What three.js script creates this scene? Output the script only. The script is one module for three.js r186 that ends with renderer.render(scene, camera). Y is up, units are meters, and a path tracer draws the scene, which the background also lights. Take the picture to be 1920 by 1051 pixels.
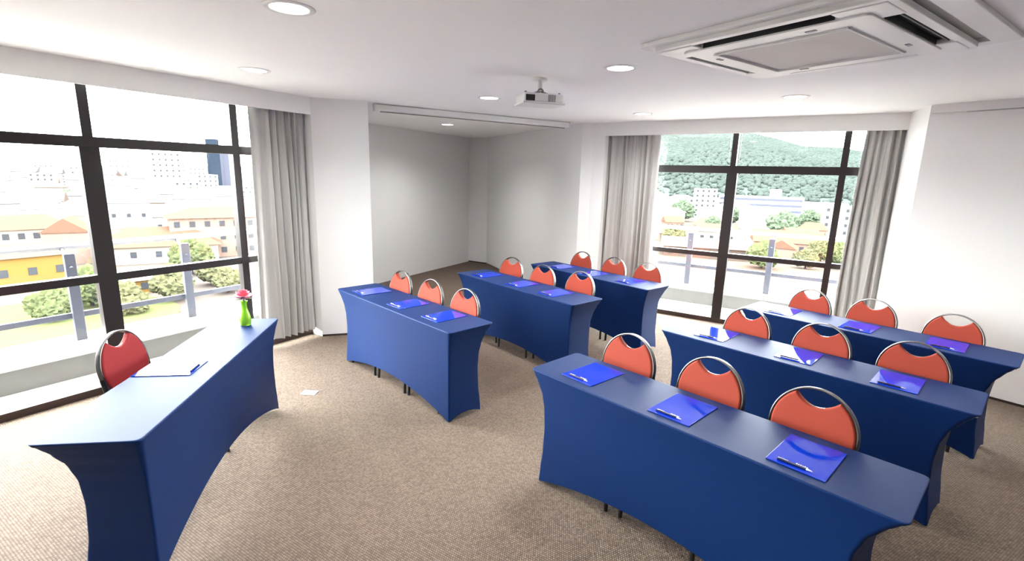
import * as THREE from 'three';
import { mergeGeometries } from 'three/addons/utils/BufferGeometryUtils.js';
import { RoundedBoxGeometry } from 'three/addons/geometries/RoundedBoxGeometry.js';
import { ImprovedNoise } from 'three/addons/math/ImprovedNoise.js';

// ---------------------------------------------------------------- camera, sky, exposure
const scene = new THREE.Scene();
const camera = new THREE.PerspectiveCamera(2 * Math.atan(525.5 / 929.06) * 180 / Math.PI, 1920 / 1051, 0.05, 9000);
camera.position.set(0, 1.9, 0);
camera.rotation.order = 'YXZ';
camera.rotation.set(-11.92 * Math.PI / 180, 32.054 * Math.PI / 180, 1.54 * Math.PI / 180);
const renderer = new THREE.WebGLRenderer();
renderer.toneMapping = THREE.LinearToneMapping;
renderer.toneMappingExposure = 7.6;
renderer.shadowMap.enabled = true;
scene.background = new THREE.Color().setRGB(0.95, 0.99, 0.98);   // even white overcast
scene.backgroundIntensity = 5.5;
const LAMP = 2.0;

// ---------------------------------------------------------------- helpers
let seed = 7;
const rnd = () => { seed |= 0; seed = seed + 0x6D2B79F5 | 0; let t = Math.imul(seed ^ seed >>> 15, 1 | seed); t = t + Math.imul(t ^ t >>> 7, 61 | t) ^ t; return ((t ^ t >>> 14) >>> 0) / 4294967296; };
const rr = (a, b) => a + (b - a) * rnd();
const noise = new ImprovedNoise();
const V = (x, y, z) => new THREE.Vector3(x, y, z);
const taken = {};
function numbered(name) { const n = taken[name] = (taken[name] ?? -1) + 1; return n ? `${name}_${String(n).padStart(3, '0')}` : name; }
function mat(r, g, b, roughness = 0.8, extra = {}) { const { metalness = 0, ...e } = extra; return new THREE.MeshPhysicalMaterial({ color: new THREE.Color().setRGB(r, g, b), roughness, metalness, side: THREE.DoubleSide, ...e }); }
function mesh(name, geometry, material, parent) { const m = new THREE.Mesh(geometry, material); m.name = parent ? name : numbered(name); m.castShadow = m.receiveShadow = true; (parent ?? scene).add(m); return m; }
function tag(o, label, category, group) { o.userData.label = label; o.userData.category = category; if (group) o.userData.group = group; return o; }
function thing(name, label, category, [x, y, z] = [0, 0, 0], turn = 0, group) { const g = new THREE.Group(); g.name = numbered(name); g.position.set(x, y, z); g.rotation.y = turn; scene.add(g); return tag(g, label, category, group); }
function struct(name, geometry, material, label, category) { const m = geometry ? mesh(name, geometry, material) : new THREE.Group(); if (!geometry) { m.name = numbered(name); scene.add(m); } m.userData.kind = 'structure'; return tag(m, label, category); }
function copy(o, label, [x, y, z], turn) { const c = o.clone(); c.name = numbered(o.name.replace(/_\d{3}$/, '')); c.position.set(x, y, z); c.rotation.y = turn; c.userData = { ...o.userData, label }; scene.add(c); return c; }
const box = (x0, x1, y0, y1, z0, z1) => { const g = new THREE.BoxGeometry(x1 - x0, y1 - y0, z1 - z0); g.translate((x0 + x1) / 2, (y0 + y1) / 2, (z0 + z1) / 2); return g; };
const rbox = (w, h, d, r = 0.005, x = 0, y = 0, z = 0) => { const g = new RoundedBoxGeometry(w, h, d, 2, r); g.translate(x, y, z); return g; };
function prism(points, y0, y1) {           // plan polygon [x, z] raised from y0 to y1
  const s = new THREE.Shape(points.map(([x, z]) => new THREE.Vector2(x, -z)));
  const g = new THREE.ExtrudeGeometry(s, { depth: y1 - y0, bevelEnabled: false }); g.rotateX(-Math.PI / 2); g.translate(0, y0, 0); return g;
}
function wallRun([x0, z0], [x1, z1], y0, y1, t) { // wall whose room face runs from one point to the other; t metres thick to the left of that run
  const l = Math.hypot(x1 - x0, z1 - z0), nx = (z1 - z0) / l * t, nz = -(x1 - x0) / l * t;
  return prism([[x0, z0], [x1, z1], [x1 + nx, z1 + nz], [x0 + nx, z0 + nz]], y0, y1);
}
const tube = (pts, r, seg = 24, rad = 10, closed = false) => new THREE.TubeGeometry(new THREE.CatmullRomCurve3(pts.map((p) => V(...p)), closed), seg, r, rad, closed);
function rod(a, b, r, n = 12, r2 = r) { const A = V(...a), B = V(...b), g = new THREE.CylinderGeometry(r2, r, A.distanceTo(B), n); g.applyQuaternion(new THREE.Quaternion().setFromUnitVectors(V(0, 1, 0), B.clone().sub(A).normalize())); g.translate((A.x + B.x) / 2, (A.y + B.y) / 2, (A.z + B.z) / 2); return g; }
const plain = (g) => { const h = g.index ? g.toNonIndexed() : g; for (const k of Object.keys(h.attributes)) if (!['position', 'normal', 'uv'].includes(k)) h.deleteAttribute(k); return h; };
const merge = (list) => mergeGeometries(list.map(plain));
function data(size, f, srgb, wx = size) {
  const a = new Uint8Array(wx * size * 4);
  for (let y = 0; y < size; y++) for (let x = 0; x < wx; x++) { const c = f(x / wx, y / size, x, y), o = (y * wx + x) * 4; for (let k = 0; k < 3; k++) a[o + k] = Math.max(0, Math.min(255, c[k] * 255)); a[o + 3] = 255; }
  const t = new THREE.DataTexture(a, wx, size); t.wrapS = t.wrapT = THREE.RepeatWrapping; t.magFilter = THREE.LinearFilter; if (srgb) t.colorSpace = THREE.SRGBColorSpace; t.needsUpdate = true; return t;
}

// ---------------------------------------------------------------- materials
const white = mat(0.85, 0.855, 0.85, 0.8), ceilingWhite = mat(0.955, 0.96, 0.955, 0.85);
const rearGrey = mat(0.35, 0.35, 0.345, 0.8);
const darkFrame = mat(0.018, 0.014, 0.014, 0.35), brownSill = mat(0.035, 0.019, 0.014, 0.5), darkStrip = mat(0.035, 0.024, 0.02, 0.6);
const glass = new THREE.MeshPhysicalMaterial({ color: 0xffffff, roughness: 0.02, transmission: 1, thickness: 0, ior: 1.45, side: THREE.DoubleSide });
const CELL = 64, cellTone = Array.from({ length: CELL * CELL }, () => rnd()), cellTone2 = Array.from({ length: CELL * CELL }, () => rnd());
function carpetAt(u, v) {                  // looped pile: staggered loops, 64 x 64 to a tile of 0.8 m
  const row = Math.floor(v * CELL), su = u * CELL + (row & 1 ? 0.5 : 0), col = Math.floor(su) % CELL;
  const fx = su - Math.floor(su) - 0.5, fy = v * CELL - row - 0.5;
  const h = Math.max(0, 1 - 3.1 * (fx * fx + fy * fy)), k = (row % CELL) * CELL + col;
  return { h, t: cellTone[k], s: cellTone2[k] };
}
const carpetMap = data(1024, (u, v) => { const { h, t, s } = carpetAt(u, v); const m = 0.4 + 0.34 * h + (t - 0.5) * 0.17 + (s - 0.5) * 0.07, g = (rnd() - 0.5) * 0.05; return [0.53 * m + 0.112 + g, 0.466 * m + 0.092 + g, 0.415 * m + 0.074 + g]; }, true);
const carpetBump = data(512, (u, v) => { const { h, t } = carpetAt(u, v); const k = h * (0.7 + 0.3 * t); return [k, k, k]; });
for (const t of [carpetMap, carpetBump]) t.repeat.set(1 / 0.8, 1 / 0.8);
const carpet = new THREE.MeshPhysicalMaterial({ color: new THREE.Color().setRGB(1, 1, 1), map: carpetMap, bumpMap: carpetBump, bumpScale: 0.004, roughness: 0.98 });
const blueFabric = mat(0.0002, 0.0165, 0.09, 0.6, { ior: 1.5, specularIntensity: 0.85, specularColor: new THREE.Color().setRGB(0.4, 0.52, 0.85) });
const orangeFabric = mat(0.34, 0.04, 0.017, 0.8, { sheen: 0.2, sheenColor: new THREE.Color().setRGB(0.9, 0.5, 0.38) });
const shadedRedFabric = mat(0.3, 0.016, 0.018, 0.8);  // red darkened so the colour carries the shade of the backlit chair
const ringMetal = mat(0.17, 0.165, 0.16, 0.3, { metalness: 1 }), blackSteel = mat(0.012, 0.012, 0.013, 0.4), chrome = mat(0.75, 0.75, 0.76, 0.15, { metalness: 1 });
const plastic = mat(0.82, 0.82, 0.81, 0.35), greyPlastic = mat(0.28, 0.29, 0.28, 0.5), blackPlastic = mat(0.015, 0.015, 0.016, 0.5);
const folderBlue = mat(0.001, 0.032, 0.5, 0.3, { specularIntensity: 0, clearcoat: 1, clearcoatRoughness: 0.06 });
const concrete = mat(0.11, 0.109, 0.105, 0.95, { specularIntensity: 0.2 }), paleConcrete = mat(0.4, 0.39, 0.37, 0.95), railGrey = mat(0.03, 0.032, 0.045, 0.5), railTop = mat(0.16, 0.16, 0.17, 0.4);

// ---------------------------------------------------------------- room shell
const HC = 2.66, HH = 2.483;               // ceiling, underside of the window headers
const N1 = [-4.42, -3.975], N2 = [-3.10, -6.74], WR = [0.70, -6.295], WE = [4.6, -4.84];
const plan = [[-5.1, 3], [-5.1, -3.6], [-6.72, -5.3], [-6.95, -8.9], [-6.1, -8.9], [-3.0, -7.12], [0.75, -7.12], [0.8, -6.4], [4.7, -4.9], [4.7, 3]];
struct('floor', prism(plan, -0.2, 0), carpet, 'beige looped carpet covering the whole meeting room', 'carpet');
struct('ceiling', prism(plan.map(([x, z]) => [x * 1.02, z * 1.015]), HC, HC + 0.25), ceilingWhite, 'flat white plaster ceiling with recessed lights', 'ceiling');
struct('wall_left_pier', prism([[-5.2, -3.53], [-4.81, -3.53], N1, [-6.63, -5.45], [-6.9, -5.45], [-6.9, -5.2], [-5.2, -3.9]], 0, HC), white, 'white pier between left window curtain and niche', 'wall');
struct('wall_niche_left', wallRun([-6.63, -5.45], [-6.85, -8.76], 0, HC, -0.2), white, 'left side wall inside the niche', 'wall');
struct('wall_niche_back', wallRun([-6.85, -8.76], [-6.17, -8.77], 0, HC, 0.2), white, 'narrow back wall at the far end of the niche', 'wall');
struct('wall_niche_right', prism([[-6.17, -8.77], N2, [-2.96, -6.81], [-2.96, -7.3], [-3.15, -7.3], [-6.1, -8.97]], 0, HC), white, 'angled right wall of the niche', 'wall');
struct('wall_back_pier', prism([[-2.96, -6.81], [-2.775, -6.81], [-2.775, -7.3], [-2.96, -7.3]], 0, HC), white, 'slim white pier left of the right-hand curtains', 'wall');
struct('wall_right_column', prism([[0.604, -6.81], WR, [0.95, -6.2], [0.95, -7.3], [0.604, -7.3]], 0, HC), white, 'white column right of the back window', 'wall');
struct('wall_right', wallRun([WR[0] + 0.03, WR[1] + 0.011], WE, 0, 2.575, 0.15), white, 'plain white partition wall behind the right block', 'wall');
struct('trim_1', wallRun([WR[0] + 0.01, WR[1] + 0.03], [WE[0], WE[1] + 0.03], 2.583, HC, 0.18), white, 'white bulkhead strip above the partition wall', 'trim');
struct('wall_east', box(4.6, 4.8, 0, HC, -4.95, 3.1), rearGrey, 'pale grey side wall out of view on the right', 'wall');
struct('wall_rear', box(-5.2, 4.8, 0, HC, 3, 3.2), rearGrey, 'pale grey wall behind the viewer', 'wall');
struct('wall_left', box(-5.2, -4.95, 0, HC, 1.45, 3), white, 'white end of the window wall behind the viewer', 'wall');
struct('trim_2', box(-4.84, -4.81, HH, HC, -3.53, 1.5), white, 'white curtain header board above the left window', 'trim');
struct('trim_3', box(-2.775, 0.604, HH, HC, -6.84, -6.81), white, 'white curtain header board above the back window', 'trim');
struct('trim_4', box(-5.2, -4.98, HH + 0.1, HC, -3.53, 1.5), white, 'lintel over the left window', 'trim');
struct('trim_5', box(-2.775, 0.604, HH + 0.1, HC, -7.25, -7.05), white, 'lintel over the back window', 'trim');
const strip = (name, a, b, label) => struct(name, wallRun(a, b, 0, 0.022, -0.006), darkStrip, label, 'baseboard');  // partition and pier strips put the shadow gap at the wall foot into colour
strip('shadow_gap_right', [WR[0] + 0.03, WR[1] + 0.011], WE, 'thin dark strip standing in for the shadow gap along the foot of the partition wall');
strip('shadow_gap_pier', [-4.81, -3.53], N1, 'thin dark strip standing in for the shadow gap at the foot of the white pier');
strip('dark_strip_niche_left', [-6.85, -8.76], [-6.63, -5.45], 'dark strip along the left wall of the niche');
strip('dark_strip_niche_back', [-6.17, -8.766], [-6.85, -8.756], 'dark strip along the back wall of the niche');
strip('dark_strip_niche_right', N2, [-6.17, -8.77], 'dark strip along the right wall of the niche');

// windows: bars and panes are children of each window
function bar(parent, name, g, m = darkFrame) { return mesh(name, g, m, parent); }
const w1 = struct('window_1', null, null, 'tall dark-framed glazing beside the presenter table', 'window');
{ const X0 = -5.08, X1 = -5.0, top = HH + 0.1, zs = [-3.52, -2.8, -1.63, -0.44, 0.75, 1.45];
  bar(w1, 'sill', box(X0, X1 + 0.012, 0, 0.062, -3.53, 1.45), brownSill);
  bar(w1, 'head', box(X0, X1, top - 0.04, top, -3.53, 1.45));
  bar(w1, 'transom', box(X0, X1 + 0.008, 2.035, 2.115, -3.53, 1.45));
  zs.forEach((z, i) => {
    const wide = i === 2 || i === 4, half = wide ? 0.066 : 0.035;
    bar(w1, 'mullion', box(X0, X1, 0.062, 2.035, z - half, z + half));
    bar(w1, 'mullion', box(X0, X1, 2.115, top - 0.04, z - 0.035, z + 0.035));
  });
  for (let i = 0; i < 5; i++) { const a = zs[i] + (i === 2 ? 0.066 : 0.035), b = zs[i + 1] - (i + 1 === 2 ? 0.066 : 0.035);
    bar(w1, 'middle_rail', box(X0 + 0.01, X1 - 0.005, 0.945, 1.01, a, b));
    for (const [y0, y1] of [[0.062, 0.945], [1.01, 2.035], [2.115, top - 0.04]]) mesh('pane', box(-5.043, -5.039, y0, y1, a, b), glass, w1);
  } }
const w2 = struct('window_2', null, null, 'dark-framed window at the back with hill view between curtains', 'window');
{ const Z0 = -7.15, Z1 = -7.07, top = HH + 0.1, xs = [-2.74, -2.3, -1.11, 0.09, 0.575];
  bar(w2, 'sill', box(-2.775, 0.604, 0, 0.062, Z0, Z1 + 0.012), brownSill);
  bar(w2, 'head', box(-2.775, 0.604, top - 0.04, top, Z0, Z1));
  bar(w2, 'transom', box(-2.775, 0.604, 2.005, 2.1, Z0, Z1 + 0.008));
  xs.forEach((x, i) => { const h = i === 2 ? 0.062 : 0.034; bar(w2, 'mullion', box(x - h, x + h, 0.062, 2.005, Z0, Z1)); bar(w2, 'mullion', box(x - 0.034, x + 0.034, 2.1, top - 0.04, Z0, Z1)); });
  for (let i = 0; i < 4; i++) { const a = xs[i] + (i === 2 ? 0.062 : 0.034), b = xs[i + 1] - (i + 1 === 2 ? 0.062 : 0.034);
    bar(w2, 'middle_rail', box(a, b, 0.9, 0.962, Z0 + 0.01, Z1 - 0.005));
    for (const [y0, y1] of [[0.062, 0.9], [0.962, 2.005], [2.1, top - 0.04]]) mesh('pane', box(a, b, y0, y1, -7.113, -7.109), glass, w2);
  } }

// terrace outside both windows
struct('floor_terrace_left', box(-6.45, -5.09, -0.25, -0.02, -4.3, 3), paleConcrete, 'pale terrace floor outside the left window', 'terrace');
struct('wall_terrace_left', box(-6.32, -5.62, -0.02, 0.185, -4.3, 3), concrete, 'low concrete kerb of the left terrace', 'kerb');
struct('trim_6', box(-6.34, -5.61, 0.185, 0.2, -4.3, 3), paleConcrete, 'pale coping on the kerb of the left terrace', 'coping');
struct('floor_terrace_back', box(-3.3, 2.2, -0.25, -0.02, -8.85, -7.16), paleConcrete, 'pale terrace floor outside the back window', 'terrace');
struct('wall_terrace_back', box(-3.3, 2.2, -0.02, 0.185, -8.75, -8.08), concrete, 'low concrete kerb of the back terrace', 'kerb');
struct('trim_7', box(-3.3, 2.2, 0.185, 0.2, -8.77, -8.07), paleConcrete, 'pale coping on the kerb of the back terrace', 'coping');
function railing(label, pos, turn, len, postAt, midY) {      // runs along local x, outwards is local -z
  const r = thing('balcony_railing', label, 'railing', pos, turn);
  for (const x of postAt) {
    mesh('post', rbox(0.085, 0.86, 0.05, 0.006, x, 0.43, 0), railGrey, r);
    mesh('bracket', tube([[x, 0.72, 0.02], [x, 0.79, -0.03], [x, 0.86, -0.12], [x, 0.89, -0.17]], 0.018, 12, 8), railGrey, r);
  }
  mesh('top_rail', rod([-len / 2, 0.91, -0.18], [len / 2, 0.91, -0.18], 0.032, 16), railTop, r);
  mesh('middle_rail', rbox(len, 0.055, 0.03, 0.005, 0, midY, -0.03), railGrey, r);
}
railing('grey metal railing on the kerb outside the left window', [-6.08, 0.2, -0.7], Math.PI / 2, 7, [-1.9, -0.9, 0, 1.0, 2.02, 3.04], 0.25);
railing('grey metal railing on the kerb outside the back window', [-0.65, 0.2, -8.5], 0, 5, [-1.2, 0, 1.2], 0.31);

// ---------------------------------------------------------------- tables under stretch covers
const TH = 0.745, TL = 1.876, TW = 0.448;
const PROFILE = [[0, 0], [0.04, 0.2], [0.1, 0.45], [0.2, 0.76], [0.32, 0.94], [0.48, 1], [0.7, 0.95], [0.86, 0.84], [1, 0.76]];
function pinch(h) { let i = 1; while (i < PROFILE.length - 1 && PROFILE[i][0] < h) i++; const [a, p] = PROFILE[i - 1], [b, q] = PROFILE[i]; const t = Math.max(0, Math.min(1, (h - a) / (b - a))); return p + (q - p) * (t * t * (3 - 2 * t) * 0.5 + t * 0.5); }
function coverGeometry(pull, arch) {       // pull: [along, across] inward for FL, FR, BR, BL; open at the back for the chairs
  const sx = [-1, 1, 1, -1], sz = [1, 1, -1, -1], longN = 30, shortN = 8, arcN = 5;
  const ring = (y, inset, r) => {          // y may be a function of (edge, s)
    const at = (k, h) => [sx[k] * (TL / 2 - inset - pull[k][0] * pinch(h)), sz[k] * (TW / 2 - inset - pull[k][1] * pinch(h))];
    const out = [];
    for (let e = 0; e < 4; e++) {          // edge e from corner e to corner e+1, then the arc at e+1
      const n = e % 2 ? shortN : longN, k1 = (e + 1) % 4, k2 = (e + 2) % 4, len = e % 2 ? TW : TL, nlen = e % 2 ? TL : TW;
      for (let i = 0; i <= n; i++) { const s = r / len + (1 - 2 * r / len) * i / n, yy = y(e, s), h = (TH - yy) / TH, A = at(e, h), B = at(k1, h); out.push([A[0] + (B[0] - A[0]) * s, yy, A[1] + (B[1] - A[1]) * s]); }
      for (let i = 1; i < arcN; i++) {
        const t = i / arcN, ya = y(e, 1 - r / len), yb = y(k1, r / nlen), yy = ya + (yb - ya) * t, h = (TH - yy) / TH, A = at(e, h), C = at(k1, h), D = at(k2, h);
        const p = [C[0] + (A[0] - C[0]) * r / len, C[1] + (A[1] - C[1]) * r / len], q = [C[0] + (D[0] - C[0]) * r / nlen, C[1] + (D[1] - C[1]) * r / nlen];
        out.push([(1 - t) ** 2 * p[0] + 2 * t * (1 - t) * C[0] + t * t * q[0], yy, (1 - t) ** 2 * p[1] + 2 * t * (1 - t) * C[1] + t * t * q[1]]);
      }
    }
    return out;
  };
  const hem = (e, s) => {                  // 0 front, 1 right end, 2 back (open), 3 left end
    if (e === 0) return 0.006 + arch[0] * Math.pow(Math.sin(Math.PI * Math.min(1, Math.max(0, s))), 0.8);
    if (e === 2) { const d = Math.min(s, 1 - s) * TL; return 0.006 + (TH - 0.045) * Math.min(1, Math.sqrt(Math.max(0, d - 0.012) / 0.11)); }
    return 0.006 + arch[1] * Math.pow(Math.max(0, Math.sin(Math.PI * s)), 0.8);
  };
  const levels = [[() => TH, 0.009, 0.035], [() => TH - 0.0015, 0.004, 0.035], [() => TH - 0.005, 0.001, 0.035], [() => TH - 0.01, 0, 0.035]];
  const M = 26; for (let j = 1; j <= M; j++) { const t = Math.pow(j / M, 1.25); levels.push([(e, s) => TH - 0.01 + (hem(e, s) - TH + 0.01) * t, 0, 0.035 - 0.017 * Math.min(1, t * 3)]); }
  const pos = [], idx = []; let n = 0;
  for (const [y, inset, r] of levels) { const o = ring(y, inset, r); n = o.length; pos.push(...o.flat()); }
  for (let j = 0; j < levels.length - 1; j++) for (let i = 0; i < n; i++) { const a = j * n + i, b = j * n + (i + 1) % n; idx.push(a, a + n, b, b, a + n, b + n); }
  const c = pos.length / 3; pos.push(0, TH, 0); for (let i = 0; i < n; i++) idx.push(c, i, (i + 1) % n);
  const g = new THREE.BufferGeometry(); g.setAttribute('position', new THREE.Float32BufferAttribute(pos, 3)); g.setIndex(idx); g.computeVertexNormals(); return g;
}
const legGeo = rod([0, 0, 0], [0, TH - 0.03, 0], 0.014, 12), footGeo = new THREE.CylinderGeometry(0.017, 0.019, 0.03, 12).translate(0, 0.015, 0);
function table(label, [x, z, deg], pull, arch) {
  const t = thing('covered_table', label, 'table', [x, 0, z], deg * Math.PI / 180, 'tables under blue stretch covers');
  delete t.userData.group;
  mesh('cover', coverGeometry(pull, arch), blueFabric, t);
  mesh('tabletop', rbox(TL - 0.03, 0.018, TW - 0.03, 0.008, 0, TH - 0.014, 0), mat(0.4, 0.38, 0.35, 0.6), t);
  for (const a of [-0.765, 0.765]) for (const b of [-0.13, 0.03]) { const l = mesh('leg', legGeo, blackSteel, t); l.position.set(a, 0, b); mesh('foot', footGeo, chrome, l); }
  return t;
}
const P = [0.115, 0.03], PB = [0.115, 0.1];
const TABLES = {
  T1: ['blue-covered presenter table beside the left window with a flower vase on it', [-3.138, -1.370, 130.13], [[0.05, 0.02], [0.11, 0.03], [0.1, 0.1], [0.1, 0.12]], [0.2, 0.05]],
  T2: ['blue-covered table standing in front of the white pier, front of left block', [-3.106, -3.174, -13.6], [[0.15, 0.02], [0.03, 0.015], [0.04, 0.13], [0.14, 0.1]], [0.13, 0.045]],
  T3: ['blue-covered table in the middle of the left block, before the niche', [-2.706, -4.545, -16.6], [P, [0.05, 0.02], [0.06, 0.12], PB], [0.13, 0.045]],
  T4: ['blue-covered table at the back of the left block, nearest the back curtains', [-2.337, -5.637, -17.51], [P, [0.06, 0.03], [0.08, 0.12], PB], [0.13, 0.045]],
  T5: ['blue-covered table nearest the viewer, front of the right block', [-0.458, -2.486, -14.79], [[0.115, 0.02], [0.16, 0.035], [0.13, 0.1], PB], [0.14, 0.045]],
  T6: ['blue-covered table in the middle of the right block', [-0.030, -3.777, -15.07], [P, [0.15, 0.03], [0.13, 0.1], PB], [0.14, 0.045]],
  T7: ['blue-covered table at the back of the right block, before the partition wall', [0.381, -4.907, -16.83], [P, [0.15, 0.03], [0.13, 0.1], PB], [0.14, 0.045]],
};
for (const k in TABLES) table(...TABLES[k]);
function onTable(k, l, f, y = TH) { const [x, z, deg] = TABLES[k][1], a = deg * Math.PI / 180; return [x + l * Math.cos(a) + f * Math.sin(a), y, z - l * Math.sin(a) + f * Math.cos(a)]; }

// ---------------------------------------------------------------- chairs
function makeChair(fabric, label) {
  const c = thing('banquet_chair', label, 'chair');
  const RX = 0.198, RY = 0.209, CY = 0.724, tilt = -10 * Math.PI / 180;
  const lean = (g) => g.rotateX(tilt).translate(0, CY, 0);
  // ring: a flat band swept round the ellipse
  const cross = [[-0.0055, -0.011], [-0.003, -0.014], [0.003, -0.014], [0.0055, -0.011], [0.0055, 0.011], [0.003, 0.014], [-0.003, 0.014], [-0.0055, 0.011]], pos = [], idx = [], N = 64, m = cross.length;
  for (let i = 0; i < N; i++) { const a = i / N * 2 * Math.PI, nx = Math.cos(a) / RX, ny = Math.sin(a) / RY, l = Math.hypot(nx, ny); for (const [r, d] of cross) pos.push(Math.cos(a) * (RX - 0.0055) + nx / l * r, Math.sin(a) * (RY - 0.0055) + ny / l * r, d); }
  for (let i = 0; i < N; i++) for (let j = 0; j < m; j++) { const a = i * m + j, b = i * m + (j + 1) % m, d = (i + 1) % N * m + j, e = (i + 1) % N * m + (j + 1) % m; idx.push(a, d, b, b, d, e); }
  let g = new THREE.BufferGeometry(); g.setAttribute('position', new THREE.Float32BufferAttribute(pos, 3)); g.setIndex(idx); g.computeVertexNormals();
  mesh('back_ring', lean(g), ringMetal, c);
  // upholstered pad with the scooped hand opening at the top
  const rx = RX - 0.024, ry = RY - 0.024, s = new THREE.Shape(), a0 = Math.acos(0.098 / rx), y0 = Math.sin(a0) * ry;
  s.moveTo(0.098, y0);
  for (let i = 1; i <= 12; i++) { const t = i / 12, x = 0.098 - 0.196 * t; s.lineTo(x, y0 - 0.05 * Math.pow(Math.sin(Math.PI * t), 0.85)); }
  for (let i = 1; i < 48; i++) { const a = Math.PI - a0 + i / 48 * (Math.PI + 2 * a0); s.lineTo(Math.cos(a) * rx, Math.sin(a) * ry); }
  g = new THREE.ExtrudeGeometry(s, { depth: 0.014, bevelEnabled: true, bevelThickness: 0.014, bevelSize: 0.012, bevelSegments: 5, curveSegments: 8 }); g.translate(0, 0, -0.007);
  mesh('backrest', lean(g), fabric, c);
  const arc = []; for (let i = 0; i <= 14; i++) { const t = i / 14, x = 0.112 - 0.224 * t; arc.push([x, y0 + 0.012 - 0.052 * Math.pow(Math.sin(Math.PI * t), 0.85), 0]); }
  mesh('hand_opening_rim', lean(tube(arc, 0.0045, 28, 8)), chrome, c);
  // seat
  const pts = [[0, 0.43], [0.155, 0.43], [0.18, 0.435], [0.19, 0.45], [0.19, 0.47], [0.18, 0.486], [0.145, 0.496], [0.08, 0.5], [0, 0.5]].map(([x, y]) => new THREE.Vector2(x, y));
  g = new THREE.LatheGeometry(pts, 36); g.translate(0, 0, 0.225); mesh('seat', g, fabric, c);
  mesh('seat_frame', new THREE.TorusGeometry(0.178, 0.01, 8, 36).rotateX(Math.PI / 2).translate(0, 0.425, 0.225), blackSteel, c);
  for (const sx of [-1, 1]) {
    let l = mesh('leg', merge([rod([sx * 0.225, 0, 0.435], [sx * 0.212, 0.425, 0.42], 0.0125), rod([sx * 0.212, 0.425, 0.42], [sx * 0.12, 0.425, 0.35], 0.0115)]), blackSteel, c);
    l = mesh('leg', tube([[sx * 0.175, 0, 0.03], [sx * 0.185, 0.2, 0.045], [sx * 0.192, 0.42, 0.05], [sx * 0.194, 0.56, 0.03], [sx * 0.195, 0.7, 0.004]], 0.0115, 24, 10), blackSteel, c);
  }
  mesh('stretcher', merge([rod([-0.2, 0.425, 0.05], [0.2, 0.425, 0.05], 0.009), rod([-0.185, 0.3, 0.048], [0.185, 0.3, 0.048], 0.008)]), blackSteel, c);
  return c;
}
const CHAIRS = { // along the table, metres behind its back edge, turn
  T2: [[-0.541, 0.045, -0.3], [-0.017, 0.045, -0.1], [0.492, 0.05, 0.1]], T3: [[-0.586, 0.111, -3.5], [0.005, 0.067, -0.9], [0.511, 0.128, -0.9]], T4: [[-0.484, 0.077, 2.2], [0.06, 0.074, 1.2], [0.55, 0.096, -2]],
  T5: [[-0.603, 0.111, 2], [-0.059, 0.109, 2.8], [0.467, 0.099, 1.1]], T6: [[-0.482, 0.072, 9.5], [0.044, 0.063, 7.8], [0.565, 0.081, 6.3]], T7: [[-0.515, 0.079, 10.8], [-0.033, 0.11, 7.7], [0.521, 0.057, 8.9]],
};
const TABLE_NAME = { T2: 'front table of the left block', T3: 'middle table of the left block', T4: 'back table of the left block', T5: 'front table of the right block', T6: 'middle table of the right block', T7: 'back table of the right block' };
const SIDE = ['left-hand', 'middle', 'right-hand'];
let chair0;
for (const k in CHAIRS) CHAIRS[k].forEach(([l, s, rot], i) => {
  const p = onTable(k, l, -(TW / 2 + s), 0), turn = (TABLES[k][1][2] - rot) * Math.PI / 180, label = `orange round-backed chair at the ${SIDE[i]} place of the ${TABLE_NAME[k]}`;
  if (!chair0) { chair0 = makeChair(orangeFabric, label); chair0.userData.group = 'orange chairs in the two blocks'; chair0.position.set(...p); chair0.rotation.y = turn; } else copy(chair0, label, p, turn);
});
{ const c = makeChair(shadedRedFabric, 'dark red round-backed chair with backlit shade in its colour between presenter table and left window'); c.position.set(...onTable('T1', 0.052, -(TW / 2 + 0.176), 0)); c.rotation.y = (130.13 - 3.9) * Math.PI / 180; }

// ---------------------------------------------------------------- folders and pens
function makeFolder(label) {
  const f = thing('folder', label, 'folder');
  mesh('cover_sheet', rbox(0.228, 0.004, 0.308, 0.0015, 0, 0.002, 0), folderBlue, f);
  mesh('inner_sheets', rbox(0.222, 0.0015, 0.3, 0.0005, 0, 0.0045 - 0.0043, 0.001), mat(0.8, 0.8, 0.8, 0.7), f);
  const marks = []; for (let i = 0; i < 6; i++) marks.push(box(-0.01 + i * 0.008, -0.0045 + i * 0.008, 0.0039, 0.0043, 0.098 + (i % 2) * 0.002, 0.106));
  mesh('printed_mark', merge(marks), mat(0.85, 0.85, 0.88, 0.4), f);
  return f;
}
function makePen(label) {
  const p = thing('ballpoint_pen', label, 'pen');
  mesh('barrel', rod([-0.065, 0.0052, 0], [0.045, 0.0052, 0], 0.005, 12), mat(0.006, 0.01, 0.06, 0.3), p);
  mesh('tip', rod([0.045, 0.0052, 0], [0.068, 0.0042, 0], 0.005, 12, 0.0015), mat(0.8, 0.8, 0.82, 0.3), p);
  mesh('clip', rbox(0.04, 0.002, 0.004, 0.0008, -0.042, 0.0112, 0), chrome, p);
  return p;
}
let folder0, pen0;
const FOLDERS = { T5: [[-0.625, 0, -2], [-0.037, 0.008, 0], [0.542, 0.008, 0]], T6: [[-0.591, -0.02, 1], [-0.009, -0.015, 2], [0.544, 0, 1]], T7: [[-0.635, 0.005, 1], [-0.028, 0.012, 0], [0.53, 0, 2]], T2: [[-0.609, 0.01, -3], [0.026, 0, 1], [0.549, -0.015, 0]], T3: [[-0.62, 0.005, 0], [-0.01, 0, 2], [0.5, 0, -1]], T4: [[-0.55, 0, 1], [0.0, 0.005, 0], [0.56, 0, -2]] };
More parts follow.
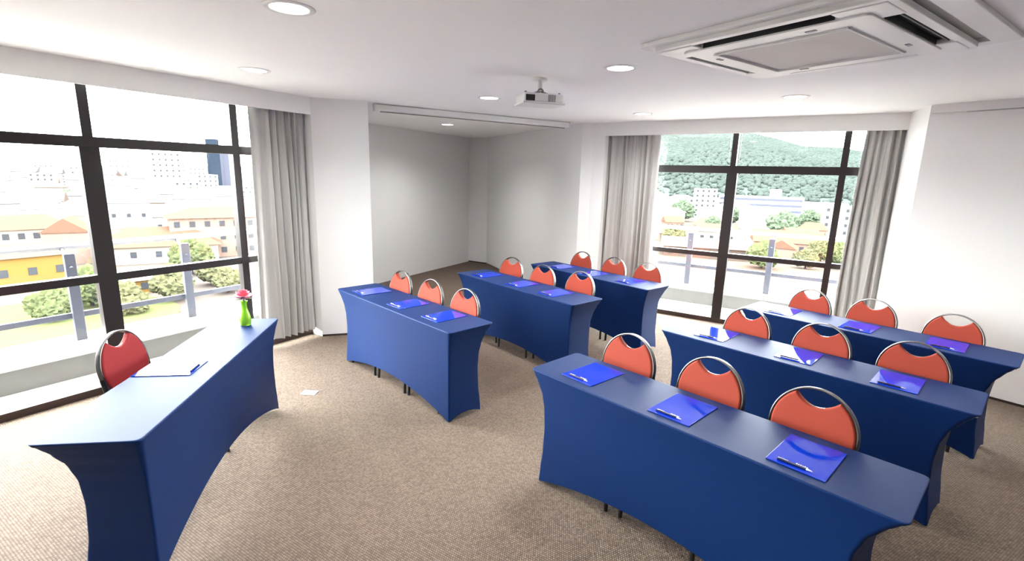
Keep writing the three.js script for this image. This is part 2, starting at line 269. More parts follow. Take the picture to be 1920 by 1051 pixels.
function putFolder(k, l, f, rot, label, penLabel, px, pz, pturn) {
  const y = TH + 0.0006, p = onTable(k, l, f, y), turn = (TABLES[k][1][2] + rot) * Math.PI / 180, q = onTable(k, l + px, f + pz, y + 0.0042), pt = turn + pturn;
  if (!folder0) { folder0 = makeFolder(label); folder0.userData.group = 'blue folders on the tables'; folder0.position.set(...p); folder0.rotation.y = turn; } else copy(folder0, label, p, turn);
  if (!pen0) { pen0 = makePen(penLabel); pen0.userData.group = 'pens on the folders'; pen0.position.set(...q); pen0.rotation.y = pt; } else copy(pen0, penLabel, q, pt);
}
for (const k in FOLDERS) FOLDERS[k].forEach(([l, f, rot], i) => putFolder(k, l, f, rot, `glossy blue folder at the ${SIDE[i]} place of the ${TABLE_NAME[k]}`, `dark pen on the ${SIDE[i]} folder of the ${TABLE_NAME[k]}`, -0.01, 0.128, 0.03));
putFolder('T1', -0.1, -0.062, 0, 'glossy folder lying on the presenter table', 'dark pen along the folder on the presenter table', -0.01, 0.138, 0.04);

// ---------------------------------------------------------------- vase and flower
{ const p = onTable('T1', 0, 0); const vp = [-3.60, TH + 0.001, -1.975];
  const prof = [[0, 0], [0.03, 0], [0.036, 0.006], [0.04, 0.03], [0.041, 0.05], [0.035, 0.08], [0.024, 0.115], [0.02, 0.14], [0.022, 0.165], [0.027, 0.185]].map(([x, y]) => new THREE.Vector2(x, y));
  const v = thing('bud_vase', 'small lime green glass vase on the far end of the presenter table', 'vase', vp);
  const outer = new THREE.SplineCurve(prof).getPoints(40), inner = outer.map((q) => new THREE.Vector2(Math.max(0, q.x - 0.004), Math.max(0.005, q.y))).reverse();
  mesh('vase_body', new THREE.LatheGeometry([...outer, ...inner], 36), mat(0.42, 0.85, 0.06, 0.08, { transmission: 0.45, thickness: 0.004, ior: 1.45 }), v);
  mesh('water', new THREE.LatheGeometry([[0, 0.006], [0.032, 0.007], [0.0355, 0.04], [0.03, 0.082], [0, 0.082]].map(([x, y]) => new THREE.Vector2(x, y)), 28), mat(0.22, 0.62, 0.02, 0.2), v);
  const f = thing('pink_flower', 'pink flower standing in the green vase', 'flower', vp);
  mesh('stem', tube([[0, 0.085, 0], [0.002, 0.14, 0], [0, 0.215, 0.002]], 0.004, 16, 8), mat(0.05, 0.16, 0.02, 0.6), f);
  const petal = (() => { const g = new THREE.SphereGeometry(1, 10, 8); g.scale(0.5, 0.1, 0.36); g.translate(0.5, 0, 0); const q = g.attributes.position; for (let i = 0; i < q.count; i++) { const x = q.getX(i); q.setY(i, q.getY(i) + 0.32 * x * x - 0.1 * Math.abs(q.getZ(i))); } g.computeVertexNormals(); return g; })();
  const pinks = [mat(0.7, 0.13, 0.2, 0.6), mat(0.75, 0.28, 0.34, 0.6), mat(0.5, 0.03, 0.09, 0.6)];
  [[11, 0.068, 0, 1, 0], [10, 0.055, 0.3, 0, 0.012], [8, 0.042, 0.65, 0, 0.022], [6, 0.028, 1.0, 2, 0.026]].forEach(([n, size, up, m, dy]) => { for (let i = 0; i < n; i++) { const q = mesh('petal', petal, pinks[m], f); q.position.y = 0.212 + dy; q.scale.setScalar(size * rr(0.92, 1.08)); q.rotation.set(0, i / n * 2 * Math.PI + up * 2 + rr(-0.1, 0.1), up + rr(-0.08, 0.08), 'YXZ'); } });
  for (const [a, s] of [[2.6, 0.075], [0.9, 0.06], [4.4, 0.06]]) { const q = mesh('leaf', petal, mat(0.14, 0.32, 0.06, 0.6), f); q.position.y = 0.203; q.scale.set(s, s * 0.4, s * 0.72); q.rotation.set(0, a, -0.1, 'YXZ'); } }

// ---------------------------------------------------------------- floor outlet
{ const o = thing('floor_outlet', 'small white floor outlet plate on the carpet before the presenter table', 'outlet', [-3.61, 0, -2.485], 0.5);
  mesh('plate', rbox(0.13, 0.006, 0.085, 0.003, 0, 0.003, 0), plastic, o); mesh('lid', rbox(0.06, 0.004, 0.05, 0.0015, 0.015, 0.007, 0), mat(0.6, 0.62, 0.62, 0.3), o); }

// ---------------------------------------------------------------- curtains
function curtain(label, width, height, folds, pos, turn, spread, sag = 0) {
  const NX = folds * 14, NY = 40, p = [], idx = [], ph = Array.from({ length: folds + 4 }, () => rr(-0.5, 0.5)), am = Array.from({ length: folds + 4 }, () => rr(0.4, 1.3));
  const at = (u, v) => { const k = (u + 0.035 * Math.sin(7 * u + folds) + 0.02 * Math.sin(17 * u)) * folds * 0.94 + 0.3, i = Math.max(0, Math.floor(k)), f = k - i, L = (A) => A[i] + (A[i + 1] - A[i]) * f; const deep = 0.02 + 0.022 * Math.min(1, v * 2.5);
    const w = Math.sin(2 * Math.PI * k + L(ph) * (0.6 + v)) ; return [(u - 0.5) * width * (1 + spread * v * v) + 0.012 * Math.sin(5 * v + 9 * u) * v + sag * Math.sin(Math.PI * v) * (1 - u), height * (1 - v), deep * L(am) * (w + 0.3 * Math.sin(4 * Math.PI * k + 3 * v + i))]; };
  for (const s of [0, 1]) for (let j = 0; j <= NY; j++) for (let i = 0; i <= NX; i++) { const q = at(i / NX, j / NY); p.push(q[0], q[1], q[2] - s * 0.003); }
  const W1 = NX + 1, O = W1 * (NY + 1);
  for (let j = 0; j < NY; j++) for (let i = 0; i < NX; i++) { const a = j * W1 + i; idx.push(a, a + W1, a + 1, a + 1, a + W1, a + W1 + 1, O + a, O + a + 1, O + a + W1, O + a + 1, O + a + W1 + 1, O + a + W1); }
  const edge = (a, b) => idx.push(a, b, O + a, b, O + b, O + a);
  for (let i = 0; i < NX; i++) { edge(i, i + 1); edge(NY * W1 + i + 1, NY * W1 + i); } for (let j = 0; j < NY; j++) { edge((j + 1) * W1, j * W1); edge(j * W1 + NX, (j + 1) * W1 + NX); }
  const g = new THREE.BufferGeometry(); g.setAttribute('position', new THREE.Float32BufferAttribute(p, 3)); g.setIndex(idx); g.computeVertexNormals();
  const m = mesh('curtain', g, curtainCloth); m.position.set(...pos); m.rotation.y = turn; return tag(m, label, 'curtain');
}
const curtainCloth = mat(0.5, 0.495, 0.48, 0.95, { transmission: 0.06 });
curtain('grey pleated curtain at the right end of the left window', 0.64, 2.55, 8, [-4.905, 0.085, -3.215], Math.PI / 2, 0.05);
curtain('grey pleated curtain at the left end of the back window', 0.75, 2.58, 9, [-2.4, 0.05, -6.94], 0, 0.04);
curtain('grey pleated curtain at the right end of the back window', 0.35, 2.58, 5, [0.43, 0.05, -6.93], 0, 0.16, -0.03);

// ---------------------------------------------------------------- ceiling fittings
const glow = new THREE.MeshStandardMaterial({ color: 0xffffff, emissive: new THREE.Color().setRGB(1, 0.98, 0.94), emissiveIntensity: 3, roughness: 0.5 });
function downlight(label, x, z) {
  const d = thing('ceiling_light', label, 'ceiling light', [x, HC, z], 0, 'recessed ceiling lights');
  const ring = new THREE.LatheGeometry([[0.088, -0.001], [0.092, -0.007], [0.112, -0.006], [0.119, -0.002], [0.119, 0], [0.088, -0.001]].map(([a, b]) => new THREE.Vector2(a, b)), 40);
  mesh('trim_ring', ring, plastic, d);
  mesh('diffuser', new THREE.CylinderGeometry(0.09, 0.09, 0.002, 36).translate(0, -0.0015, 0), glow, d);
  const s = new THREE.SpotLight(new THREE.Color().setRGB(1, 0.985, 0.96), LAMP, 0, 1.3, 1, 2); s.position.set(0, -0.015, 0); s.target.position.set(0, -2, 0); s.castShadow = true; s.shadow.radius = 4; d.add(s, s.target);
}
downlight('round ceiling light nearest the viewer, top left', -2.31, -1.61);
downlight('round ceiling light above the left window header', -3.95, -2.41);
downlight('round ceiling light between projector and air conditioner', -1.36, -3.53);
downlight('round ceiling light left of the projector, before the niche', -3.02, -4.30);
downlight('round ceiling light nearest the back window curtains', -2.0, -6.02);
downlight('round ceiling light behind the air conditioner, before the back window', -0.38, -5.31);
downlight('round ceiling light inside the niche', -5.21, -6.29);
downlight('round ceiling light out of view above the viewer', -0.66, -0.72);
downlight('round ceiling light out of view towards the right wall', 1.6, -3.9);

{ // cassette air conditioner, turned with the partition wall
  const a = thing('air_conditioner', 'white ceiling cassette air conditioner with grey intake grille', 'air conditioner', [-0.21, HC, -3.33], -22.5 * Math.PI / 180);
  const frame = (o, i, y0, y1, r) => { const s = new THREE.Shape(); const R = (h, w, rad) => { const q = []; for (const [cx, cz, st] of [[w - rad, h - rad, 0], [-w + rad, h - rad, 90], [-w + rad, -h + rad, 180], [w - rad, -h + rad, 270]]) for (let k = 0; k <= 5; k++) { const t = (st + k * 18) * Math.PI / 180; q.push(new THREE.Vector2(cx + Math.cos(t) * rad, cz + Math.sin(t) * rad)); } return q; }; s.setFromPoints(R(o[1], o[0], r)); if (i) s.holes.push(new THREE.Path(R(i[1], i[0], 0.01))); const g = new THREE.ExtrudeGeometry(s, { depth: y1 - y0 - 0.008, bevelEnabled: true, bevelThickness: 0.004, bevelSize: 0.004, bevelSegments: 2, curveSegments: 4 }); g.rotateX(-Math.PI / 2); g.translate(0, y0 + 0.004, 0); return g; };
  mesh('ceiling_trim', frame([0.69, 0.64], [0.585, 0.565], -0.022, 0, 0.03).translate(0.05, 0, 0), plastic, a);
  mesh('panel_rim', frame([0.585, 0.585], [0.545, 0.545], -0.044, -0.018, 0.04), plastic, a);
  mesh('panel_core', frame([0.465, 0.465], [0.33, 0.33], -0.056, -0.02, 0.03), plastic, a);
  mesh('back_plate', frame([0.56, 0.56], null, -0.018, -0.006, 0.03), blackPlastic, a);
  for (let k = 0; k < 4; k++) { const t = k * Math.PI / 2;
    const corner = mesh('panel_corner', rbox(0.215, 0.03, 0.215, 0.008, 0.45, -0.033, 0.45), plastic, a); corner.rotation.y = t;
    const flap = mesh('flap', rbox(0.66, 0.006, 0.03, 0.002), blackPlastic, a); flap.position.set(Math.sin(t) * 0.515, -0.03, Math.cos(t) * 0.515); flap.rotation.set(0.5, t, 0, 'YXZ');
    const lip = mesh('panel_lip', rbox(0.7, 0.012, 0.012, 0.004), plastic, a); lip.position.set(Math.sin(t) * 0.335, -0.06, Math.cos(t) * 0.335); lip.rotation.y = t;
    const latch = mesh('latch', rbox(0.05, 0.004, 0.02, 0.0015), greyPlastic, a); latch.position.set(Math.sin(t) * 0.4 + Math.cos(t) * 0.2, -0.0575, Math.cos(t) * 0.4 - Math.sin(t) * 0.2); latch.rotation.y = t; }
  for (let k = 0; k < 4; k++) { const t = k * Math.PI / 2, q = mesh('slot_liner', rbox(0.66, 0.03, 0.006, 0.001), blackPlastic, a); q.position.set(Math.sin(t) * 0.473, -0.034, Math.cos(t) * 0.473); q.rotation.y = t; }
  const louver = []; for (let i = 0; i < 62; i++) louver.push(box(-0.325, 0.325, -0.052, -0.044, -0.325 + i * 0.0105, -0.3195 + i * 0.0105)); for (let i = 0; i < 14; i++) louver.push(box(-0.325 + i * 0.0496, -0.322 + i * 0.0496, -0.05, -0.046, -0.325, 0.33));
  const gr = mesh('intake_grille', merge(louver), mat(0.74, 0.7, 0.69, 0.5), a); gr.userData.kind = 'stuff';
  mesh('filter', box(-0.33, 0.33, -0.036, -0.03, -0.33, 0.33), mat(0.5, 0.46, 0.45, 0.8), a);
}
{ // projector
  const p = thing('projector', 'small white projector hanging from the ceiling', 'projector', [-2.06, HC, -3.63], Math.atan2(0.75, 0.66));
  mesh('ceiling_plate', new THREE.CylinderGeometry(0.055, 0.06, 0.02, 28).translate(0, -0.01, 0), plastic, p);
  mesh('pole', rod([0, -0.02, 0], [0, -0.1, 0], 0.02, 20), plastic, p);
  mesh('bracket', merge([rod([0, -0.095, 0], [-0.07, -0.125, 0.03], 0.007), rod([0, -0.095, 0], [0.07, -0.125, 0.03], 0.007), rod([0, -0.095, 0], [0, -0.125, -0.08], 0.007), new THREE.TorusGeometry(0.022, 0.006, 8, 20).translate(0, -0.105, 0.02)]), greyPlastic, p);
  mesh('body', rbox(0.33, 0.075, 0.24, 0.02, 0, -0.163, 0), plastic, p);
  mesh('base_tray', rbox(0.345, 0.014, 0.25, 0.006, 0, -0.2, 0), plastic, p);
  mesh('port_panel', rbox(0.075, 0.045, 0.01, 0.004, -0.115, -0.165, 0.118), blackPlastic, p);
  mesh('lens', new THREE.CylinderGeometry(0.024, 0.026, 0.02, 28).rotateX(Math.PI / 2).translate(0.08, -0.163, -0.125), blackPlastic, p);
  for (let i = 0; i < 6; i++) mesh('vent_slat', rbox(0.007, 0.052, 0.008, 0.002, 0.035 + i * 0.0105, -0.163, 0.119), greyPlastic, p);
  for (const sx of [-0.14, 0.14]) mesh('screw', new THREE.CylinderGeometry(0.009, 0.009, 0.014, 14).translate(sx, -0.12, 0.07), greyPlastic, p);
}
{ // roll-up projection screen case across the niche
  const A = V(-4.50, 2.615, -4.15), B = V(-3.265, 2.615, -6.6), d = B.clone().sub(A), l = d.length();
  const s = thing('projection_screen', 'long white rolled-up projection screen case across the niche opening', 'projection screen', [(A.x + B.x) / 2, HC, (A.z + B.z) / 2], Math.atan2(-d.z, d.x));
  mesh('case', rbox(l, 0.075, 0.085, 0.02, 0, -0.04, 0), plastic, s);
  for (const k of [-1, 1]) mesh('end_cap', rbox(0.02, 0.08, 0.09, 0.006, k * (l / 2 + 0.004), -0.041, 0), mat(0.7, 0.7, 0.72, 0.4), s);
  mesh('bottom_bar', rbox(l - 0.12, 0.012, 0.02, 0.004, 0, -0.083, 0.0), greyPlastic, s);
}

// ---------------------------------------------------------------- the city below
const G = -26;
const ground = struct('ground', box(-5200, 1500, G - 1, G, -3000, 1200), mat(0.045, 0.038, 0.033, 0.95, { specularIntensity: 0 }), 'pale ground of the town far below the windows', 'ground');
const ext = (r, g, b) => mat(r, g, b, 0.95, { specularIntensity: 0 });
const M = { wallWhite: ext(0.1411, 0.1411, 0.1411), wallCream: ext(0.1129, 0.0988, 0.0847), wallPeach: ext(0.0871, 0.0613, 0.0501), yellow: ext(0.0827, 0.0491, 0.0145), grey: ext(0.048, 0.048, 0.0502), slate: ext(0.037, 0.037, 0.0394), terra: ext(0.0535, 0.0299, 0.0211), terra2: ext(0.0426, 0.0301, 0.0244), brownRoof: ext(0.0438, 0.033, 0.0295), win: ext(0.0206, 0.0219, 0.0247), tower: ext(0.0083, 0.012, 0.0183), band: ext(0.0339, 0.0362, 0.049), leaf: ext(0.0352, 0.0407, 0.019), leaf2: ext(0.0325, 0.0431, 0.0288), leaf3: ext(0.0407, 0.0407, 0.0217), hill: ext(0.0286, 0.0377, 0.0325), bark: ext(0.0206, 0.015, 0.0124), dirt: ext(0.0514, 0.0369, 0.0291), lawn: ext(0.0428, 0.0479, 0.0206) };
const unitBox = box(-0.5, 0.5, 0, 1, -0.5, 0.5), winGeo = box(-0.5, 0.5, -0.5, 0.5, -0.5, 0.5);
const hip = (() => { const p = [[-0.54, 0, -0.56], [0.54, 0, -0.56], [0.54, 0, 0.56], [-0.54, 0, 0.56], [-0.26, 1, 0], [0.26, 1, 0]], f = [[0, 4, 5], [0, 5, 1], [2, 5, 4], [2, 4, 3], [1, 5, 2], [3, 4, 0], [0, 1, 2], [0, 2, 3]]; const g = new THREE.BufferGeometry(); g.setAttribute('position', new THREE.Float32BufferAttribute(f.flat().flatMap((i) => p[i]), 3)); g.computeVertexNormals(); return g; })();
const gable = (() => { const p = [[-0.54, 0, -0.56], [0.54, 0, -0.56], [0.54, 0, 0.56], [-0.54, 0, 0.56], [-0.54, 1, 0], [0.54, 1, 0]], f = [[0, 4, 5], [0, 5, 1], [2, 5, 4], [2, 4, 3], [1, 5, 2], [3, 4, 0], [0, 1, 2], [0, 2, 3]]; const g = new THREE.BufferGeometry(); g.setAttribute('position', new THREE.Float32BufferAttribute(f.flat().flatMap((i) => p[i]), 3)); g.computeVertexNormals(); return g; })();
// house at (x, z), turned so that its local +z looks back at the room; cols x rows of windows on that side
const plots = [];
const free = (x, z, r) => plots.every(([a, b, c]) => Math.hypot(a - x, b - z) > r + c);
function house(name, label, x, z, w, d, h, wall, roof, rh, shape, turn, cols = 0, rows = 0, group, cat = 'house') {
  const reach = Math.hypot(w, d) * 0.58; if (group && !free(x, z, reach)) return null; plots.push([x, z, reach]);
  const b = thing(name, label, cat, [x, G, z], Math.atan2(-x, -z) + turn, group);
  const m = mesh('wall', unitBox, wall, b); m.scale.set(w, h, d);
  if (roof) { const r = mesh('roof', shape, roof, b); r.position.y = h; r.scale.set(w, rh, d); }
  for (let i = 0; i < cols; i++) for (let j = 0; j < rows; j++) { const q = mesh('window', winGeo, M.win, b); q.scale.set(Math.min(1.5, w / cols * 0.45), Math.min(1.7, h / rows * 0.5), 0.2); q.position.set(-w / 2 + (i + 0.5) * w / cols, h * (j + 0.5) / rows + 0.2, d / 2 + 0.02); }
  return b;
}
const blobs = [0, 1, 2].map(() => { const g0 = []; for (let k = 0; k < 10; k++) { const g = new THREE.IcosahedronGeometry(rr(0.2, 0.34), 5), q = g.attributes.position, o = rr(0, 50); for (let i = 0; i < q.count; i++) { const v = V(q.getX(i), q.getY(i), q.getZ(i)), n = 1 + 0.35 * noise.noise(v.x * 7 + o, v.y * 7, v.z * 7) + 0.4 * noise.noise(v.x * 22, v.y * 22 + o, v.z * 22); q.setXYZ(i, v.x * n, v.y * n, v.z * n); } g.computeVertexNormals(); const a = k * 0.9; g.translate(k ? Math.cos(a) * 0.27 : 0, k ? rr(0.35, 0.7) : 0.75, k ? Math.sin(a) * 0.27 : 0); g0.push(g); } return merge(g0); });
const trunkGeo = new THREE.CylinderGeometry(0.03, 0.05, 0.4, 7).translate(0, 0.2, 0);
function tree(label, x, z, s, leaf, group) { if (!free(x, z, s * 0.72)) { for (let k = 0; k < 12 && !free(x, z, s * 0.72); k++) { x *= 0.985; z *= 0.985; } if (!free(x, z, s * 0.72)) return; } plots.push([x, z, s * 0.72]); const t = thing('tree', label, 'tree', [x, G, z], rr(0, 6), group); const c = mesh('crown', blobs[Math.floor(rnd() * 3)], leaf, t); c.scale.set(s, s, s); const k = mesh('trunk', trunkGeo, M.bark, t); k.scale.set(s, s, s); }
const dirL = (q, d) => { const l = Math.hypot(1, q); return [-d / l, -d * q / l]; };   // left view: q = z over x
const dirB = (q, d) => { const l = Math.hypot(1, q); return [d * q / l, -d / l]; };    // back view: q = x over -z

// left view, named buildings
{ let [x, z] = dirL(0.165, 160); house('yellow_building', 'long low yellow-orange building below the left window, far left', x, z, 34, 12, 7, M.yellow, M.terra2, 2.5, gable, 0.15, 7, 1, undefined, 'building');
  [x, z] = dirL(0.235, 212); house('terracotta_house', 'cream house with terracotta roof behind the yellow building', x, z, 20, 12, 8.5, M.wallCream, M.terra, 4, hip, 0.1, 6, 2);
  [x, z] = dirL(0.285, 192); house('gabled_house', 'small peach gabled house just left of the wide mullion', x, z, 11, 10, 9, M.wallPeach, M.terra, 4, gable, 1.4, 3, 2);
  [x, z] = dirL(0.515, 190); house('peach_apartment_block', 'peach apartment block with rows of windows, right part of left window', x, z, 28, 14, 12.5, M.wallPeach, M.terra, 3, hip, 0.1, 7, 3, undefined, 'building');
  [x, z] = dirL(0.41, 185); house('red_roof_house', 'wide house with red-brown roof left of the peach apartment block', x, z, 30, 16, 5, M.wallCream, M.terra, 5, hip, -0.1, 5, 1);
  [x, z] = dirL(0.37, 140); house('low_yellow_shed', 'low shed with yellow roof edge among trees below left window', x, z, 14, 9, 3, M.yellow, M.wallCream, 1.2, gable, 0.2, 3, 1, undefined, 'shed');
  [x, z] = dirL(0.515, 640); const t = house('dark_tower', 'tall dark blue glass tower on the skyline of the left window', x, z, 10, 10, 58, M.tower, null, 0, hip, 0.3, 0, 0, undefined, 'tower');
  [x, z] = dirL(0.545, 660); house('pale_tower', 'pale office tower right of the dark glass tower', x, z, 16, 14, 48, M.band, null, 0, hip, 0.3, 0, 0, undefined, 'tower');
  [x, z] = dirL(0.43, 620); house('white_tower_block', 'white apartment tower on the skyline left of the dark tower', x, z, 26, 16, 42, M.wallWhite, null, 0, hip, 0.2, 5, 8, undefined, 'tower');
  [x, z] = dirL(0.47, 255); house('hipped_white_hall', 'white hall with broad grey hipped roof above the railing', x, z, 30, 18, 8, M.wallWhite, M.slate, 6, hip, 0.1, 7, 1, undefined, 'building');
  [x, z] = dirL(0.22, 290); house('blank_white_block', 'large blank white block above the railing at far left', x, z, 30, 20, 12, M.wallWhite, M.grey, 2, hip, 0.1, 0, 0, undefined, 'building'); }
for (let d = 235, row = 0; d < 1250; d *= 1.105, row++) for (let q = 0.165 + rr(0, 0.02); q < 0.62; q += (rr(15, 25) + d * 0.012) / d) {
  const grey = rnd() < 0.62, [x, z] = dirL(q, d * rr(0.97, 1.03)), k = 1 + d / 1400;
  if (grey) house('grey_roofed_house', 'white house with grey roof in the hazy town outside the left window', x, z, rr(11, 20) * k, rr(9, 14) * k, rr(4, 10) * k, M.wallWhite, rnd() < 0.5 ? M.grey : M.slate, rr(2.5, 5) * k, rnd() < 0.6 ? hip : gable, rr(-0.5, 0.5), d < 320 ? 4 : 0, 1, 'grey-roofed houses of the town');
  else if (rnd() < 0.5 || d < 300) house('brown_roofed_house', 'white house with brown roof in the hazy town outside the left window', x, z, rr(11, 20) * k, rr(9, 14) * k, rr(4, 9) * k, M.wallCream, M.brownRoof, rr(2.5, 5) * k, rnd() < 0.6 ? hip : gable, rr(-0.5, 0.5), d < 320 ? 4 : 0, 1, 'brown-roofed houses of the town');
  else house('flat_roofed_block', 'white flat-roofed block in the hazy town outside the left window', x, z, rr(10, 18) * k, rr(10, 14) * k, rr(9, 22) * k, M.wallWhite, null, 0, hip, rr(-0.5, 0.5), 4, 5, 'flat-roofed blocks of the town', 'building');
}
for (const [q, d, s, m] of [[0.3, 150, 8, 0], [0.325, 142, 8, 2], [0.42, 150, 8, 2], [0.455, 155, 9, 0], [0.49, 138, 6, 2], [0.25, 128, 6, 0], [0.35, 128, 6, 2], [0.52, 128, 6, 2], [0.37, 290, 9, 1], [0.29, 420, 12, 1], [0.4, 460, 14, 1], [0.46, 520, 14, 1]]) { const [x, z] = dirL(q, d); tree('leafy green tree in the town below the left window', x, z, s, [M.leaf, M.leaf2, M.leaf3][m], 'trees below the left window'); }
{ let [x, z] = dirL(0.24, 118); tag(mesh('lawn_patch', new THREE.CylinderGeometry(20, 20, 0.3, 24).translate(x, G + 0.15, z), M.lawn), 'patch of green lawn below the railing at far left', 'lawn').userData.kind = 'structure'; }
// low far hills behind the left skyline
function ridge(name, label, pts, width, m, dir) { const g = new THREE.PlaneGeometry(1, 1, 80, 12), q = g.attributes.position; for (let i = 0; i < q.count; i++) { const u = q.getX(i) + 0.5, v = q.getY(i) + 0.5, a = u * (pts.length - 1), k = Math.min(pts.length - 2, Math.floor(a)), f = a - k, [x0, h0, d0] = pts[k], [x1, h1, d1] = pts[k + 1], s = f * f * (3 - 2 * f), dd = d0 + (d1 - d0) * f - width / 2 + v * width, [x, z] = dir(x0 + (x1 - x0) * f, dd), hh = (h0 + (h1 - h0) * s) * Math.sin(Math.PI * Math.min(1, v * 0.98)) ** 0.9; q.setXYZ(i, x, G - 0.5 + Math.max(0, hh + noise.noise(x * 0.01, 3, z * 0.01) * hh * 0.12), z); } g.computeVertexNormals(); return struct(name, g, m, label, 'hill'); }
ridge('far_hill', 'faint rounded hill on the horizon of the left window', [[0.0, 10, 3000], [0.15, 40, 3000], [0.22, 62, 3000], [0.27, 50, 3000], [0.33, 26, 3000], [0.45, 34, 3000], [0.7, 20, 3000]], 900, M.hill, dirL);

// back view: hill with forest, town at its foot
const hillH = (q, d) => { const R = [[-0.6, 100], [-0.4, 108], [-0.28, 112], [-0.2, 114], [-0.14, 110], [-0.09, 98], [-0.05, 86], [0.0, 84], [0.06, 74], [0.2, 60], [0.4, 50]]; let i = 1; while (i < R.length - 1 && R[i][0] < q) i++; const t = (q - R[i - 1][0]) / (R[i][0] - R[i - 1][0]), top = R[i - 1][1] + (R[i][1] - R[i - 1][1]) * t; const f = Math.min(1, Math.max(0, (d - 600) / 450)), n = noise.noise(q * 14, d * 0.008, 1.7); return top * (f < 1 ? Math.sin(f * Math.PI / 2) : Math.max(0, 1 - (d - 1050) / 500)) * (1 + 0.12 * n * (1 - f * f)); };
{ const g = new THREE.PlaneGeometry(1, 1, 120, 50), q = g.attributes.position; for (let i = 0; i < q.count; i++) { const s = -0.6 + (q.getX(i) + 0.5), d = 590 + (q.getY(i) + 0.5) * 900, [x, z] = dirB(s, d); q.setXYZ(i, x, G - 0.3 + hillH(s, d), z); } g.computeVertexNormals(); struct('hillside', g, M.hill, 'wooded hill filling the upper part of the back window', 'hill');
  const n = 26000, crown = (() => { const c = new THREE.IcosahedronGeometry(1, 1), q = c.attributes.position; for (let i = 0; i < q.count; i++) { const v = V(q.getX(i), q.getY(i), q.getZ(i)); v.multiplyScalar(1 + 0.25 * noise.noise(v.x * 3, v.y * 3, v.z * 3)); q.setXYZ(i, v.x, v.y, v.z); } c.computeVertexNormals(); return c; })();
  const im = new THREE.InstancedMesh(crown, ext(1, 1, 1), n), mm = new THREE.Matrix4(), col = new THREE.Color();
  for (let i = 0; i < n; i++) { const s = rr(-0.36, 0.14), d = 605 + 455 * Math.sqrt(rnd()), [x, z] = dirB(s, d), k = rr(1.8, 4), t = noise.noise(s * 25, d * 0.02, 4) * 0.5 + rr(-0.25, 0.25); mm.makeScale(k, k * rr(0.7, 1.1), k); mm.setPosition(x, G + hillH(s, d) + k * 0.25, z); im.setMatrixAt(i, mm); im.setColorAt(i, col.setRGB(0.0205 + 0.006 * t, 0.026 + 0.008 * t, 0.0235 + 0.007 * t)); }
  im.name = 'forest'; im.userData.kind = 'stuff'; tag(im, 'green forest covering the hill outside the back window', 'forest'); scene.add(im); }
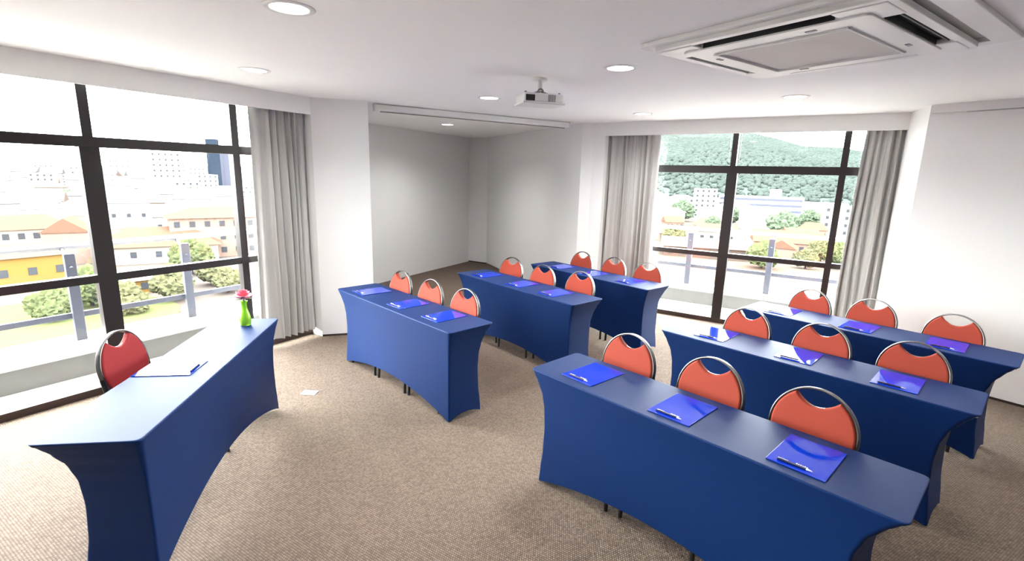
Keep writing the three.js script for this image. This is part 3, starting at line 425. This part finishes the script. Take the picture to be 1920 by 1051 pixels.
{ let [x, z] = dirB(-0.105, 430); plots.push([x - 18, z, 17], [x + 18, z, 17], [x, z, 17]); const b = thing('long_white_building', 'long white building with four window bands at the foot of the hill', 'building', [x, G, z], 0.1);
  mesh('wall', box(-29, 29, 0, 17.5, -8, 8), M.wallWhite, b); for (let j = 0; j < 4; j++) mesh('window_band', box(-28, 28, 2.2 + j * 4.1, 3.9 + j * 4.1, 7.9, 8.15), M.band, b); mesh('roof_block', box(6, 14, 17.5, 23, -4, 4), M.wallWhite, b);
  [x, z] = dirB(-0.2, 420); house('white_apartment_block', 'white apartment block left of the wide back mullion', x, z, 16, 12, 22, M.wallWhite, null, 0, hip, 0.1, 4, 6, undefined, 'building');
  [x, z] = dirB(-0.225, 440); house('stepped_white_block', 'lower white block beside the apartment block, left in the back window', x, z, 22, 12, 14, M.wallWhite, null, 0, hip, 0.1, 5, 3, undefined, 'building');
  [x, z] = dirB(-0.03, 560); house('white_hall', 'low white hall at the foot of the hill, right in back window', x, z, 60, 20, 9, M.wallWhite, M.wallWhite, 2, gable, 0.1, 0, 0, undefined, 'building');
  [x, z] = dirB(0.02, 330); house('white_side_block', 'white block behind the right-hand mullion of the back window', x, z, 18, 12, 16, M.wallWhite, null, 0, hip, 0.1, 4, 4, undefined, 'building');
  [x, z] = dirB(-0.055, 232); house('orange_roof_house', 'long house with bright terracotta roof below the back railing', x, z, 24, 12, 4.5, M.wallPeach, M.terra, 4.5, gable, 0.15, 5, 1);
  [x, z] = dirB(-0.06, 205); house('peach_gable_house', 'peach house with small gable below the orange roof', x, z, 9, 9, 5, M.wallPeach, M.terra, 3, gable, 1.5, 2, 1);
  [x, z] = dirB(-0.19, 200); house('brown_shed', 'long brown shed under the left part of the back railing', x, z, 30, 14, 4, M.terra2, M.brownRoof, 3, gable, 0.1, 6, 1, undefined, 'shed'); 
  [x, z] = dirB(-0.1, 160); tag(mesh('dirt_yard', box(x - 45, x + 45, G, G + 0.4, z - 28, z + 28), M.dirt), 'bare brown yard at the bottom of the back window', 'yard').userData.kind = 'structure'; }
for (let d = 215, row = 0; d < 600; d *= 1.12, row++) for (let q = -0.36 + rr(0, 0.03); q < 0.12; q += (rr(16, 30) + d * 0.01) / d) {
  if (rnd() < 0.22) continue; const [x, z] = dirB(q, d * rr(0.97, 1.03)), k = 1 + d / 1500;
  if (d > 330) house('pale_town_house', 'pale house with light roof at the foot of the wooded hill', x, z, rr(10, 18) * k, rr(9, 13) * k, rr(4, 9) * k, M.wallWhite, rnd() < 0.6 ? M.wallCream : M.grey, rr(1, 3) * k, hip, rr(-0.5, 0.5), 0, 0, 'pale houses below the hill');
  else house('red_roofed_house', 'cream house with terracotta roof in the town outside the back window', x, z, rr(10, 17), rr(8, 12), rr(3.5, 6), rnd() < 0.5 ? M.wallCream : M.wallPeach, rnd() < 0.5 ? M.terra : M.terra2, rr(2.5, 4.5), rnd() < 0.5 ? hip : gable, rr(-0.4, 0.4), 4, 1, 'terracotta houses outside the back window');
}
for (const [q, d, s, m] of [[-0.25, 235, 9, 2], [-0.22, 230, 10, 2], [-0.145, 240, 10, 0], [-0.09, 200, 9, 0], [-0.115, 225, 9, 0], [-0.02, 190, 7, 2], [0.0, 215, 8, 2], [0.03, 225, 9, 0], [-0.065, 310, 13, 1], [-0.025, 350, 13, 1], [-0.06, 345, 12, 1], [-0.15, 370, 12, 1], [-0.24, 420, 14, 1], [-0.27, 400, 14, 1], [-0.18, 300, 10, 1], [0.035, 420, 12, 1]]) { const [x, z] = dirB(q, d); tree('leafy green tree in the town below the back window', x, z, s, [M.leaf, M.leaf2, M.leaf3][m], 'trees below the back window'); }

renderer.render(scene, camera);
